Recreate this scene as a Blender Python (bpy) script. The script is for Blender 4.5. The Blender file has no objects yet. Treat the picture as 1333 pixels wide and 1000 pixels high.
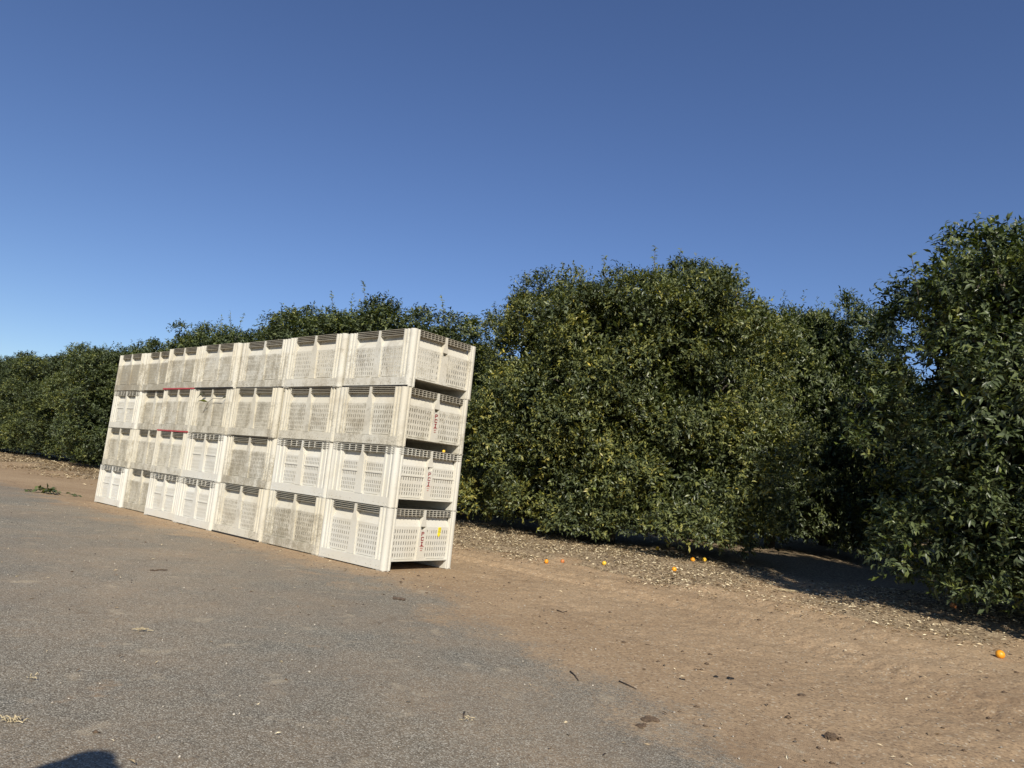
import bpy, math, random
import numpy as np
from mathutils import Vector, Matrix

SC = bpy.context.scene
COL = SC.collection
rad = math.radians
TAU = 2 * math.pi

# ------------------------------------------------------------------ camera
CAM_H = 1.1462
cam_d = bpy.data.cameras.new('camera')
cam_d.sensor_width = 36.0
cam_d.lens = 36.0 * 922.1 / 1333.0
cam_d.clip_start = 0.05
cam_d.clip_end = 3000
cam = bpy.data.objects.new('camera', cam_d)
COL.objects.link(cam)
pit, rol = 0.1385, 0.0997
fw = Vector((0, math.cos(pit), math.sin(pit)))
up0 = Vector((0, -math.sin(pit), math.cos(pit)))
rt0 = Vector((1, 0, 0))
rt = rt0 * math.cos(rol) + up0 * math.sin(rol)
up = -rt0 * math.sin(rol) + up0 * math.cos(rol)
M = Matrix((rt, up, -fw)).transposed().to_4x4()
M.translation = (0, 0, CAM_H)
cam.matrix_world = M
SC.camera = cam

# ------------------------------------------------------------------ sky, sun, exposure
SUN_EL = rad(33.0)
SHADOW_AZ = rad(-7.0)           # direction the light travels, from +Y towards +X
ld = Vector((math.sin(SHADOW_AZ) * math.cos(SUN_EL), math.cos(SHADOW_AZ) * math.cos(SUN_EL), -math.sin(SUN_EL)))
w = bpy.data.worlds.new('World')
SC.world = w
w.use_nodes = True
wn = w.node_tree.nodes
sky = wn.new('ShaderNodeTexSky')
sky.sky_type = 'NISHITA'
sky.sun_disc = False
sky.sun_elevation = SUN_EL
sky.sun_rotation = math.atan2(-ld.x, -ld.y)
sky.altitude = 150
sky.air_density = 1.0
sky.dust_density = 0.0
sky.ozone_density = 5.0
wn['Background'].inputs['Strength'].default_value = 0.095
hsv = wn.new('ShaderNodeHueSaturation')
hsv.inputs['Hue'].default_value = 0.510
hsv.inputs['Saturation'].default_value = 1.04
w.node_tree.links.new(sky.outputs[0], hsv.inputs['Color'])
w.node_tree.links.new(hsv.outputs[0], wn['Background'].inputs['Color'])
sun_d = bpy.data.lights.new('sun', 'SUN')
sun_d.energy = 5.0
sun_d.angle = rad(0.53)
sun_d.color = (1.0, 0.935, 0.82)
sun = bpy.data.objects.new('sun', sun_d)
COL.objects.link(sun)
sun.rotation_euler = ld.to_track_quat('-Z', 'Y').to_euler()
SC.view_settings.view_transform = 'Standard'
SC.view_settings.look = 'None'
SC.view_settings.gamma = 1.0
SC.view_settings.exposure = 0.16
SC.view_settings.use_curve_mapping = False

# ------------------------------------------------------------------ site frame: s runs along the bin row (away), q runs into the orchard
AN = 0.8731
CX, CY = -1.2503, 8.3595
rS = np.array([-math.sin(AN), math.cos(AN)])
qS = np.array([math.cos(AN), math.sin(AN)])
def site(s, q):
    return CX + s * rS[0] + q * qS[0], CY + s * rS[1] + q * qS[1]
def to_sq(x, y):
    return (x - CX) * rS[0] + (y - CY) * rS[1], (x - CX) * qS[0] + (y - CY) * qS[1]
EDGE_S = np.array([-40, -14, -8, -6, -5.1, -4.8, -4.0, -3.2, -2.2, -0.7, 0.6, 4.4, 6.7, 12.7, 30, 400.])
EDGE_Q = np.array([-42, -10.6, -4.55, -2.65, -2.0, -1.8, -1.45, -1.1, -0.82, -0.42, -0.52, -0.64, -0.66, -0.42, 0.1, 0.1])
def edge_q(s):
    return np.interp(s, EDGE_S, EDGE_Q)

# ------------------------------------------------------------------ helpers
def link(o, parent=None):
    COL.objects.link(o)
    if parent is not None:
        o.parent = parent
    return o
def tag(o, label=None, cat=None, group=None, kind=None):
    if label: o['label'] = label
    if cat: o['category'] = cat
    if group: o['group'] = group
    if kind: o['kind'] = kind
    return o
def empty(name, loc, rz=0.0):
    o = bpy.data.objects.new(name, None)
    o.empty_display_size = 0.2
    o.location = loc
    o.rotation_euler = (0, 0, rz)
    return link(o)
class MB:
    def __init__(self):
        self.v = []; self.f = []
    def add(self, vs, fs):
        n = len(self.v)
        self.v.extend(vs)
        self.f.extend([tuple(i + n for i in f) for f in fs])
    def box(self, x0, x1, y0, y1, z0, z1):
        self.add([(x0, y0, z0), (x1, y0, z0), (x1, y1, z0), (x0, y1, z0), (x0, y0, z1), (x1, y0, z1), (x1, y1, z1), (x0, y1, z1)],
                 [(0, 3, 2, 1), (4, 5, 6, 7), (0, 1, 5, 4), (1, 2, 6, 5), (2, 3, 7, 6), (3, 0, 4, 7)])
    def tube(self, pts, rads, n=8, cap=True):
        pts = [Vector(p) for p in pts]
        rings = []
        a = None
        for i, p in enumerate(pts):
            d = (pts[min(i + 1, len(pts) - 1)] - pts[max(i - 1, 0)]).normalized()
            if a is None:
                a = d.orthogonal().normalized()
            a = (a - d * a.dot(d)).normalized()
            b = d.cross(a)
            rings.append([tuple(p + (a * math.cos(TAU * k / n) + b * math.sin(TAU * k / n)) * rads[i]) for k in range(n)])
        vs = [q for r in rings for q in r]
        fs = []
        for i in range(len(pts) - 1):
            for k in range(n):
                fs.append((i * n + k, i * n + (k + 1) % n, (i + 1) * n + (k + 1) % n, (i + 1) * n + k))
        if cap:
            fs.append(tuple(range(n))[::-1])
            fs.append(tuple((len(pts) - 1) * n + k for k in range(n)))
        self.add(vs, fs)
    def mesh(self, name, mat, smooth=False):
        me = bpy.data.meshes.new(name)
        me.from_pydata(self.v, [], self.f)
        me.materials.append(mat)
        if smooth:
            me.polygons.foreach_set('use_smooth', [True] * len(me.polygons))
        me.update()
        return me
def obj(name, me, parent=None):
    return link(bpy.data.objects.new(name, me), parent)
def np_mesh(name, verts, faces, mat, attrs=None, smooth=False):
    """verts (N,3), faces (M,k) with one k"""
    me = bpy.data.meshes.new(name)
    nv, (nf, k) = len(verts), faces.shape
    me.vertices.add(nv)
    me.vertices.foreach_set('co', np.ascontiguousarray(verts, dtype=np.float32).ravel())
    me.loops.add(nf * k)
    me.loops.foreach_set('vertex_index', np.ascontiguousarray(faces, dtype=np.int32).ravel())
    me.polygons.add(nf)
    me.polygons.foreach_set('loop_start', np.arange(0, nf * k, k, dtype=np.int32))
    if smooth:
        me.polygons.foreach_set('use_smooth', np.ones(nf, dtype=bool))
    me.materials.append(mat)
    for an, av in (attrs or {}).items():
        at = me.attributes.new(an, 'FLOAT', 'POINT')
        at.data.foreach_set('value', np.ascontiguousarray(av, dtype=np.float32))
    me.update(calc_edges=True)
    return me
def vnoise(x, y, seed=0):
    """smooth value noise on arrays, -1..1"""
    xi = np.floor(x).astype(np.int64); yi = np.floor(y).astype(np.int64)
    xf = x - xi; yf = y - yi
    xf = xf * xf * (3 - 2 * xf); yf = yf * yf * (3 - 2 * yf)
    def hsh(a, b):
        h = (a * 374761393 + b * 668265263 + seed * 974634777) & 0xFFFFFFFF
        h = ((h ^ (h >> 13)) * 1274126177) & 0xFFFFFFFF
        return ((h ^ (h >> 16)) & 0xFFFF) / 32767.5 - 1
    return (hsh(xi, yi) * (1 - xf) + hsh(xi + 1, yi) * xf) * (1 - yf) + (hsh(xi, yi + 1) * (1 - xf) + hsh(xi + 1, yi + 1) * xf) * yf
def sstep(a, b, x):
    t = np.clip((x - a) / (b - a), 0, 1)
    return t * t * (3 - 2 * t)

# ------------------------------------------------------------------ materials
class NT:
    def __init__(self, name):
        self.m = bpy.data.materials.new(name)
        self.m.use_nodes = True
        self.t = self.m.node_tree
        self.b = self.t.nodes['Principled BSDF']
        self.out = self.t.nodes['Material Output']
    def n(self, typ, ins=None, **kw):
        x = self.t.nodes.new(typ)
        for k, v in kw.items():
            setattr(x, k, v)
        for k, v in (ins or {}).items():
            self.set(x.inputs[k], v)
        return x
    def set(self, sock, v):
        if isinstance(v, bpy.types.NodeSocket):
            self.t.links.new(v, sock)
        else:
            sock.default_value = v
    def obj(self): return self.n('ShaderNodeTexCoord').outputs['Object']
    def noise(self, vec, scale, detail=4, rough=0.55, dist=0.0, out='Fac'):
        x = self.n('ShaderNodeTexNoise', {'Vector': vec, 'Scale': scale, 'Detail': detail, 'Roughness': rough, 'Distortion': dist})
        return x.outputs[out]
    def vor(self, vec, scale, out='Distance', feature='F1'):
        return self.n('ShaderNodeTexVoronoi', {'Vector': vec, 'Scale': scale}, feature=feature).outputs[out]
    def ramp(self, fac, *stops):
        x = self.n('ShaderNodeValToRGB', {'Fac': fac})
        e = x.color_ramp.elements
        while len(e) < len(stops): e.new(0.5)
        for i, (p, c) in enumerate(stops):
            e[i].position = p
            e[i].color = (c, c, c, 1) if isinstance(c, (int, float)) else (*c, 1)
        return x.outputs['Color']
    def math(self, op, a, b=0.0, clamp=False):
        x = self.n('ShaderNodeMath', operation=op, use_clamp=clamp)
        self.set(x.inputs[0], a); self.set(x.inputs[1], b)
        return x.outputs[0]
    def mix(self, fac, a, b, mode='MIX'):
        x = self.n('ShaderNodeMix', data_type='RGBA', blend_type=mode)
        self.set(x.inputs[0], fac)
        for i, v in ((6, a), (7, b)):
            self.set(x.inputs[i], (*v, 1) if isinstance(v, tuple) and len(v) == 3 else v)
        return x.outputs[2]
    def attr(self, name, typ='GEOMETRY'):
        return self.n('ShaderNodeAttribute', attribute_name=name, attribute_type=typ).outputs['Fac']
    def bump(self, h, dist, strength=1.0, normal=None):
        x = self.n('ShaderNodeBump', {'Height': h, 'Distance': dist, 'Strength': strength})
        if normal is not None: self.set(x.inputs['Normal'], normal)
        return x.outputs[0]
    def fin(self, color=None, rough=None, normal=None, spec=None):
        if color is not None: self.set(self.b.inputs['Base Color'], (*color, 1) if isinstance(color, tuple) and len(color) == 3 else color)
        if rough is not None: self.set(self.b.inputs['Roughness'], rough)
        if normal is not None: self.set(self.b.inputs['Normal'], normal)
        if spec is not None: self.set(self.b.inputs['Specular IOR Level'], spec)
        return self.m

def dirt_nodes(N, P):
    big = N.noise(P, 0.35, 5, 0.6)
    mid = N.noise(P, 2.3, 6, 0.65)
    fine = N.noise(P, 38, 4, 0.7)
    c = N.ramp(big, (0.30, (0.345, 0.236, 0.136)), (0.70, (0.50, 0.362, 0.220)))
    c = N.mix(N.ramp(mid, (0.35, 0.0), (0.75, 0.55)), c, (0.43, 0.305, 0.178))
    c = N.mix(N.math('MULTIPLY', N.ramp(fine, (0.40, 1.0), (0.56, 0.0)), 0.42), c, (0.15, 0.10, 0.062))
    sp = N.vor(P, 70, 'Color')
    spv = N.n('ShaderNodeSeparateColor', {'Color': sp}).outputs[0]
    c = N.mix(N.ramp(spv, (0.93, 0.0), (0.97, 0.55)), c, (0.58, 0.50, 0.36))
    c = N.mix(N.ramp(spv, (0.05, 0.5), (0.10, 0.0)), c, (0.10, 0.07, 0.05))
    c = N.mix(N.ramp(N.noise(P, 0.9, 6, 0.72, 0.8), (0.54, 0.0), (0.68, 0.5)), c, (0.235, 0.155, 0.090))
    h = N.math('ADD', N.math('MULTIPLY', mid, 0.6), N.math('MULTIPLY', fine, 0.35))
    return c, h

def mat_dirt():
    N = NT('packed_dirt')
    P = N.obj()
    c, h = dirt_nodes(N, P)
    # litter-stained soil under the trees (own colour of the mulch)
    lit = N.attr('mulch')
    mulch = N.ramp(N.noise(P, 22, 5, 0.75), (0.33, (0.10, 0.07, 0.045)), (0.50, (0.27, 0.20, 0.125)), (0.66, (0.52, 0.42, 0.27)))
    c = N.mix(N.ramp(N.math('ADD', lit, N.math('MULTIPLY', N.math('SUBTRACT', N.noise(P, 3.0, 4), 0.5), 0.9)), (0.35, 0.0), (0.65, 1.0)), c, mulch)
    return N.fin(c, 0.95, N.bump(h, 0.02, 0.9), 0.15)

def mat_road():
    N = NT('chip_seal_road')
    P = N.obj()
    cell = N.vor(P, 175, 'Color')
    cv = N.n('ShaderNodeSeparateColor', {'Color': cell}).outputs[0]
    stone = N.ramp(cv, (0.0, (0.062, 0.060, 0.047)), (0.35, (0.195, 0.180, 0.140)), (0.75, (0.355, 0.328, 0.256)), (0.97, (0.66, 0.61, 0.49)))
    gap = N.ramp(N.vor(P, 175), (0.45, 0.0), (0.8, 0.75))
    c = N.mix(gap, stone, (0.07, 0.066, 0.054))
    # worn tonal bands and oil-dark patches
    tone = N.noise(P, 0.55, 5, 0.62)
    c = N.mix(N.ramp(tone, (0.30, 0.35), (0.62, 0.0)), c, (0.115, 0.108, 0.098))
    # dust: thin film plus thick drifts at the edge of the tarmac
    dc, dh = dirt_nodes(N, P)
    dust = N.noise(P, 1.15, 7, 0.68, 0.4)
    film = N.ramp(N.noise(P, 0.45, 6, 0.7), (0.38, 0.04), (0.66, 0.66))
    spots = N.ramp(N.noise(P, 2.4, 5, 0.6), (0.58, 0.0), (0.70, 0.85))
    ed = N.attr('edge')
    f = N.math('ADD', ed, N.math('MULTIPLY', N.math('SUBTRACT', dust, 0.5), 1.7))
    f = N.math('ADD', f, N.math('MULTIPLY', N.math('SUBTRACT', N.noise(P, 34, 3, 0.7), 0.5), 0.9))
    fe = N.ramp(f, (0.30, 0.0), (0.78, 1.0))
    fl = N.math('MAXIMUM', film, N.math('MULTIPLY', spots, N.ramp(N.noise(P, 25, 3), (0.4, 0.4), (0.6, 1.0))))
    # dust lies between the stones first
    fl = N.math('MULTIPLY', fl, N.ramp(cv, (0.3, 1.0), (0.9, 0.45)))
    c = N.mix(N.math('MAXIMUM', fe, fl), c, dc)
    pale = N.math('MULTIPLY', N.ramp(N.noise(P, 3.4, 4, 0.55), (0.61, 0.0), (0.72, 0.7)), N.ramp(N.noise(P, 60, 2), (0.35, 0.3), (0.6, 1.0)))
    c = N.mix(pale, c, (0.50, 0.41, 0.28))
    stain = N.ramp(N.noise(P, 1.7, 6, 0.7, 1.0), (0.60, 0.0), (0.72, 0.6))
    c = N.mix(stain, c, (0.17, 0.125, 0.08))
    hh = N.math('SUBTRACT', 1.0, N.vor(P, 175))
    h = N.math('ADD', N.math('MULTIPLY', hh, 0.5), N.math('MULTIPLY', dh, 0.4))
    return N.fin(c, 0.9, N.bump(h, 0.006, 0.8), 0.2)

def mat_bin():
    N = NT('weathered_bin_plastic')
    P0 = N.obj()
    seed = N.attr('seed', 'OBJECT')
    grime = N.attr('grime', 'OBJECT')
    white = N.attr('white', 'OBJECT')
    off = N.n('ShaderNodeCombineXYZ', {'X': seed, 'Y': N.math('MULTIPLY', seed, 1.7), 'Z': N.math('MULTIPLY', seed, 0.6)}).outputs[0]
    P = N.n('ShaderNodeVectorMath', {0: P0, 1: off}, operation='ADD').outputs[0]
    base = N.mix(white, (0.545, 0.515, 0.425), (0.645, 0.638, 0.585))
    base = N.mix(N.ramp(N.noise(P, 1.6, 4), (0.3, 0.0), (0.75, 0.5)), base, (0.56, 0.485, 0.34))
    sx = N.n('ShaderNodeMapping', {'Vector': P, 'Scale': (9.0, 9.0, 1.3)}).outputs[0]
    streak = N.noise(sx, 1.0, 6, 0.7)
    blot = N.noise(P, 4.2, 8, 0.72, 0.6)
    spk = N.noise(P, 46, 4, 0.8)
    z = N.n('ShaderNodeSeparateXYZ', {'Vector': P0}).outputs[2]
    pan = N.math('MULTIPLY', N.ramp(z, (0.50, 1.0), (0.55, 0.12)), grime)
    g = N.math('ADD', N.math('MULTIPLY', blot, 0.55), N.math('MULTIPLY', streak, 0.35))
    g = N.math('ADD', g, N.math('MULTIPLY', N.math('SUBTRACT', spk, 0.5), 0.55))
    th = N.math('SUBTRACT', 0.62, N.math('MULTIPLY', pan, 0.32))
    gf = N.n('ShaderNodeMapRange', {'Value': g, 'From Min': th, 'From Max': N.math('ADD', th, 0.16), 'To Min': 0.0, 'To Max': 0.82}).outputs[0]
    gc = N.mix(N.noise(P, 2.0, 3), (0.20, 0.175, 0.13), (0.33, 0.29, 0.20))
    c = N.mix(gf, base, gc)
    mud = N.math('MULTIPLY', N.ramp(N.noise(P, 1.3, 7, 0.75, 0.8), (0.52, 0.0), (0.64, 0.6)), N.math('ADD', N.math('MULTIPLY', grime, 0.9), 0.12))
    c = N.mix(mud, c, (0.27, 0.225, 0.155))
    c = N.mix(N.math('MULTIPLY', N.ramp(N.noise(sx, 2.3, 5, 0.7), (0.58, 0.0), (0.70, 0.5)), grime), c, (0.22, 0.20, 0.16))
    c = N.mix(N.math('MULTIPLY', N.attr('soil', 'OBJECT'), N.ramp(blot, (0.35, 0.55), (0.6, 1.0))), c, (0.17, 0.14, 0.095))  # rim brown: partly grime, partly shade between flanges painted into the colour
    # scattered scuffs and dark specks
    c = N.mix(N.math('MULTIPLY', N.ramp(N.noise(P, 75, 3, 0.6), (0.66, 0.0), (0.74, 1.0)), 0.6), c, (0.12, 0.10, 0.075))
    return N.fin(c, 0.62, N.bump(N.math('ADD', spk, blot), 0.003, 0.5), 0.3)

def mat_plain(name, col, rough=0.7, var=0.25, scale=20, spec=0.3):
    N = NT(name)
    P = N.obj()
    n = N.noise(P, scale, 4, 0.65)
    dk = tuple(c * (1 - var) for c in col); lt = tuple(min(1, c * (1 + var)) for c in col)
    c = N.ramp(n, (0.3, dk), (0.7, lt))
    return N.fin(c, rough, N.bump(n, 0.004, 0.4), spec)

def mat_leaf():
    N = NT('citrus_leaf')
    tone = N.attr('tone')
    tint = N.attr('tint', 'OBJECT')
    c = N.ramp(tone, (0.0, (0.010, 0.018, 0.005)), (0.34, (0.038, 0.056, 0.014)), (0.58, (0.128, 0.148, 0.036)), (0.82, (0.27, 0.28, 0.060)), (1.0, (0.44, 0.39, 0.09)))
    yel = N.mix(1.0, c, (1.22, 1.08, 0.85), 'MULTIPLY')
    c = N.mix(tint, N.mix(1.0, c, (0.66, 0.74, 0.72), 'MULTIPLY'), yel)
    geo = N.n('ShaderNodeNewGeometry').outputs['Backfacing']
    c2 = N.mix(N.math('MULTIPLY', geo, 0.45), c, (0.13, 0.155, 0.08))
    N.fin(c2, 0.38, None, 0.38)
    tr = N.n('ShaderNodeBsdfTranslucent', {'Color': N.mix(1.0, c, (1.5, 1.9, 0.6), 'MULTIPLY')})
    ms = N.n('ShaderNodeMixShader', {0: 0.12})
    N.t.links.new(N.b.outputs[0], ms.inputs[1])
    N.t.links.new(tr.outputs[0], ms.inputs[2])
    N.t.links.new(ms.outputs[0], N.out.inputs['Surface'])
    return N.m

def mat_bark():
    N = NT('orchard_bark')
    P = N.obj()
    sx = N.n('ShaderNodeMapping', {'Vector': P, 'Scale': (22, 22, 5)}).outputs[0]
    n = N.noise(sx, 1.0, 6, 0.7)
    return N.fin(N.ramp(n, (0.3, (0.06, 0.048, 0.038)), (0.7, (0.19, 0.165, 0.135))), 0.9, N.bump(n, 0.02), 0.2)

def mat_fruit(name, a, b):
    N = NT(name)
    P = N.obj()
    c = N.ramp(N.noise(P, 14, 3), (0.35, a), (0.65, b))
    return N.fin(c, 0.42, N.bump(N.vor(P, 260), 0.001, 0.5), 0.5)

def mat_litter():
    N = NT('dry_leaf_litter')
    t = N.attr('tone')
    c = N.ramp(t, (0.0, (0.06, 0.045, 0.034)), (0.30, (0.19, 0.135, 0.085)), (0.62, (0.50, 0.39, 0.235)), (1.0, (0.80, 0.69, 0.46)))
    return N.fin(c, 0.8, None, 0.25)

def mat_gravel():
    N = NT('loose_grit')
    t = N.attr('tone')
    c = N.ramp(t, (0.0, (0.07, 0.06, 0.05)), (0.5, (0.25, 0.215, 0.17)), (1.0, (0.58, 0.52, 0.42)))
    return N.fin(c, 0.85, None, 0.25)

DIRT, ROAD, BIN, LEAF, BARK, LITTER, GRIT = mat_dirt(), mat_road(), mat_bin(), mat_leaf(), mat_bark(), mat_litter(), mat_gravel()
RED = mat_plain('faded_red_plastic', (0.36, 0.055, 0.06), 0.6)
BLACK = mat_plain('black_plastic', (0.018, 0.017, 0.016), 0.7)
PRINT = mat_plain('dark_red_print', (0.22, 0.018, 0.022), 0.6, 0.35, 60)
PRINT2 = mat_plain('faint_red_print', (0.42, 0.20, 0.16), 0.6, 0.3, 60)
TAGY = mat_plain('yellow_tag_paper', (0.80, 0.66, 0.03), 0.6, 0.18, 40)
INK = mat_plain('dark_ink', (0.10, 0.085, 0.02), 0.7)
ORANGE = mat_fruit('ripe_orange_peel', (0.78, 0.26, 0.012), (0.86, 0.38, 0.02))
YELLOWO = mat_fruit('yellow_orange_peel', (0.80, 0.44, 0.03), (0.84, 0.54, 0.05))
REDO = mat_fruit('dull_red_orange_peel', (0.50, 0.15, 0.04), (0.62, 0.24, 0.07))
GREENO = mat_fruit('unripe_green_peel', (0.09, 0.13, 0.02), (0.20, 0.22, 0.035))
WOOD = mat_plain('weathered_wood', (0.085, 0.062, 0.045), 0.9, 0.5, 30)
CLOD = mat_plain('dark_soil_clod', (0.12, 0.082, 0.052), 0.95, 0.5, 40)
STRAW = mat_plain('dry_straw', (0.50, 0.41, 0.25), 0.85, 0.3, 30)

# ------------------------------------------------------------------ ground
def ground_h(x, y):
    s, q = to_sq(x, y)
    e = q - edge_q(s)
    out = sstep(0.35, 1.2, e)
    binmask = sstep(-0.6, -0.05, s) * (1 - sstep(8.8, 9.6, s)) * sstep(-0.35, -0.05, q) * (1 - sstep(1.2, 1.7, q))
    rel = 0.016 * vnoise(x * 1.1, y * 1.1, 1) + 0.010 * vnoise(x * 3.1, y * 3.1, 2) + 0.009 * vnoise(x * 8.5, y * 8.5, 3) * (0.4 + 0.6 * vnoise(x * 0.6, y * 0.6, 41)) + 0.006 * vnoise(x * 17, y * 17, 4)
    # wheel ruts turning from the road into the alley between the rows
    for off, amp in ((0.0, 0.032), (0.42, 0.022), (1.45, 0.028)):
        pc = np.interp(s, [-9, -6.5, -5, -4, -3.2, -2.6, -2, 0, 8], [-2.6, -0.4, 0.75, 1.35, 1.75, 1.95, 2.05, 2.1, 2.2]) + off
        dd = np.abs(q - pc)
        rel = rel - amp * np.exp(-(dd / 0.13) ** 2) + 0.6 * amp * np.exp(-((dd - 0.24) / 0.08) ** 2)
        rel = rel + 0.005 * np.exp(-(dd / 0.12) ** 2) * np.sin(s * 44 + (q - pc) * 18)
    # narrow cleated track heading into the alley
    ac = -3.55 + 0.10 * np.sin(q * 0.9)
    dd = np.abs(s - ac - (4.6 - q) * -0.12)
    on = sstep(1.6, 2.4, q) * (1 - sstep(9, 12, q))
    rel = rel + on * np.exp(-(dd / 0.075) ** 2) * (0.010 * np.sin(q * 52) - 0.006)
    # low lip of pushed-up soil beside the tarmac on the near side
    lip = np.exp(-((e - 0.75) / 0.16) ** 2) * sstep(1.0, 2.2, -s) * (0.020 + 0.016 * vnoise(x * 4, y * 4, 8))
    rel = rel + lip
    mound = sstep(2.6, 5.2, q + 0.5 * vnoise(s * 0.8, q * 0.8, 5)) * 0.16
    al = np.exp(-((s + 2.7) / 1.15) ** 2)
    mound = mound * (1 - 0.8 * al)
    return out * (rel * (1 - binmask)) + mound - 0.02 * (1 - sstep(0.20, 0.55, e)) - 0.001
def axis(a, b, st, lo, hi, gr):
    core = list(np.arange(a, b, st))
    l, d = [], st
    p = a
    while p > lo:
        d *= gr; p -= d; l.append(p)
    r, d = [], st
    p = core[-1]
    while p < hi:
        d *= gr; p += d; r.append(p)
    return np.array(l[::-1] + core + r)
gx = axis(-2.0, 6.6, 0.03, -900, 900, 1.11)
gy = axis(2.7, 11.0, 0.03, -300, 1500, 1.11)
X, Y = np.meshgrid(gx, gy)
Z = ground_h(X, Y)
nx, ny = len(gx), len(gy)
ii = (np.arange(ny - 1)[:, None] * nx + np.arange(nx - 1)[None, :]).ravel()
faces = np.stack([ii, ii + 1, ii + 1 + nx, ii + nx], 1)
s_, q_ = to_sq(X, Y)
mul = sstep(2.9, 3.9, q_ + 0.5 * vnoise(s_ * 0.7, q_ * 0.7, 11) + 0.4 * vnoise(s_ * 2.2, q_ * 2.2, 12))
mul = mul * (1 - 0.85 * np.exp(-((s_ + 2.9) / 0.8) ** 2) * (1 - sstep(6, 9, q_)))
ground = obj('ground', np_mesh('ground', np.stack([X, Y, Z], -1).reshape(-1, 3), faces, DIRT, {'mulch': mul.ravel()}, True))
tag(ground, kind='structure')

# road: its own sheet, a few mm proud, ragged along the dirt
sa = np.concatenate([np.arange(-40, -8, 0.5), np.arange(-8, 14, 0.05), np.arange(14, 60, 0.5), np.arange(60, 400, 8)])
ta = np.concatenate([np.linspace(0, 1.6, 60), np.linspace(1.7, 11, 60)])
SA, TA = np.meshgrid(sa, ta)
eq = edge_q(SA)
rag = 0.10 * vnoise(SA * 1.3, SA * 0 + 3.3, 21) + 0.05 * vnoise(SA * 5, SA * 0 + 1.1, 22)
QA = eq + 0.62 + rag * np.exp(-TA * 2) - TA
xr, yr = site(SA, QA)
ns, nt = len(sa), len(ta)
zr = 0.0035 + 0.003 * vnoise(xr * 1.2, yr * 1.2, 31) * sstep(0.1, 0.8, TA) - 0.022 * (1 - sstep(0.0, 0.22, TA))
ii = (np.arange(nt - 1)[:, None] * ns + np.arange(ns - 1)[None, :]).ravel()
faces = np.stack([ii, ii + 1, ii + 1 + ns, ii + ns], 1)
edg = 1.15 * np.exp(-TA / 0.95) + 0.25 * np.exp(-TA / 2.0) * sstep(0.5, 4, -SA)
road = obj('road', np_mesh('road', np.stack([xr, yr, zr], -1).reshape(-1, 3), faces, ROAD, {'edge': edg.ravel()}, True))
tag(road, kind='structure')
def floor_z(x, y):
    x = np.asarray(x, float); y = np.asarray(y, float)
    s, q = to_sq(x, y)
    return np.where(q < edge_q(s) + 0.45, 0.0045, ground_h(x, y))

# ------------------------------------------------------------------ harvest bins
BW, BD, BH = 1.22, 1.14, 0.72
def maps():
    return {'front': lambda a, d, z: (a, d, z), 'back': lambda a, d, z: (BW - a, BD - d, z),
            'right': lambda a, d, z: (BW - d, a, z), 'left': lambda a, d, z: (d, BD - a, z)}
MAPS = maps()
class SideMB(MB):
    """mesh builder in wall coordinates: a along the wall, d inward from its outer plane, z up"""
    def __init__(self, mp):
        super().__init__(); self.mp = mp
    def addm(self, vs, fs):
        self.add([self.mp(*v) for v in vs], fs)
    def bx(self, a0, a1, d0, d1, z0, z1):
        self.addm([(a0, d0, z0), (a1, d0, z0), (a1, d1, z0), (a0, d1, z0), (a0, d0, z1), (a1, d0, z1), (a1, d1, z1), (a0, d1, z1)],
                  [(0, 3, 2, 1), (4, 5, 6, 7), (0, 1, 5, 4), (1, 2, 6, 5), (2, 3, 7, 6), (3, 0, 4, 7)])
    def quad(self, p):
        self.addm(p, [(0, 1, 2, 3)])
    def holes(self, a0, a1, z0, z1, d, cols, rows, depth):
        """sheet at depth d with rectangular holes cols x rows [(lo,hi)...], hole walls run inwards"""
        ae = sorted({a0, a1, *[v for c in cols for v in c]}); ze = sorted({z0, z1, *[v for r in rows for v in r]})
        cs = {round(c[0], 6) for c in cols}; rs = {round(r[0], 6) for r in rows}
        for zi in range(len(ze) - 1):
            hz = round(ze[zi], 6) in rs
            if not hz:
                self.quad([(ae[0], d, ze[zi]), (ae[-1], d, ze[zi]), (ae[-1], d, ze[zi + 1]), (ae[0], d, ze[zi + 1])])
                continue
            for ai in range(len(ae) - 1):
                A0, A1, Z0, Z1 = ae[ai], ae[ai + 1], ze[zi], ze[zi + 1]
                if round(A0, 6) in cs:
                    e = d + depth
                    self.quad([(A0, d, Z0), (A0, e, Z0), (A0, e, Z1), (A0, d, Z1)])
                    self.quad([(A1, e, Z0), (A1, d, Z0), (A1, d, Z1), (A1, e, Z1)])
                    self.quad([(A0, d, Z0), (A1, d, Z0), (A1, e, Z0), (A0, e, Z0)])
                    self.quad([(A0, e, Z1), (A1, e, Z1), (A1, d, Z1), (A0, d, Z1)])
                else:
                    self.quad([(A0, d, Z0), (A1, d, Z0), (A1, d, Z1), (A0, d, Z1)])
def spread(lo, hi, n, wdt):
    p = (hi - lo - wdt) / (n - 1)
    return [(lo + i * p, lo + i * p + wdt) for i in range(n)]

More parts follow.
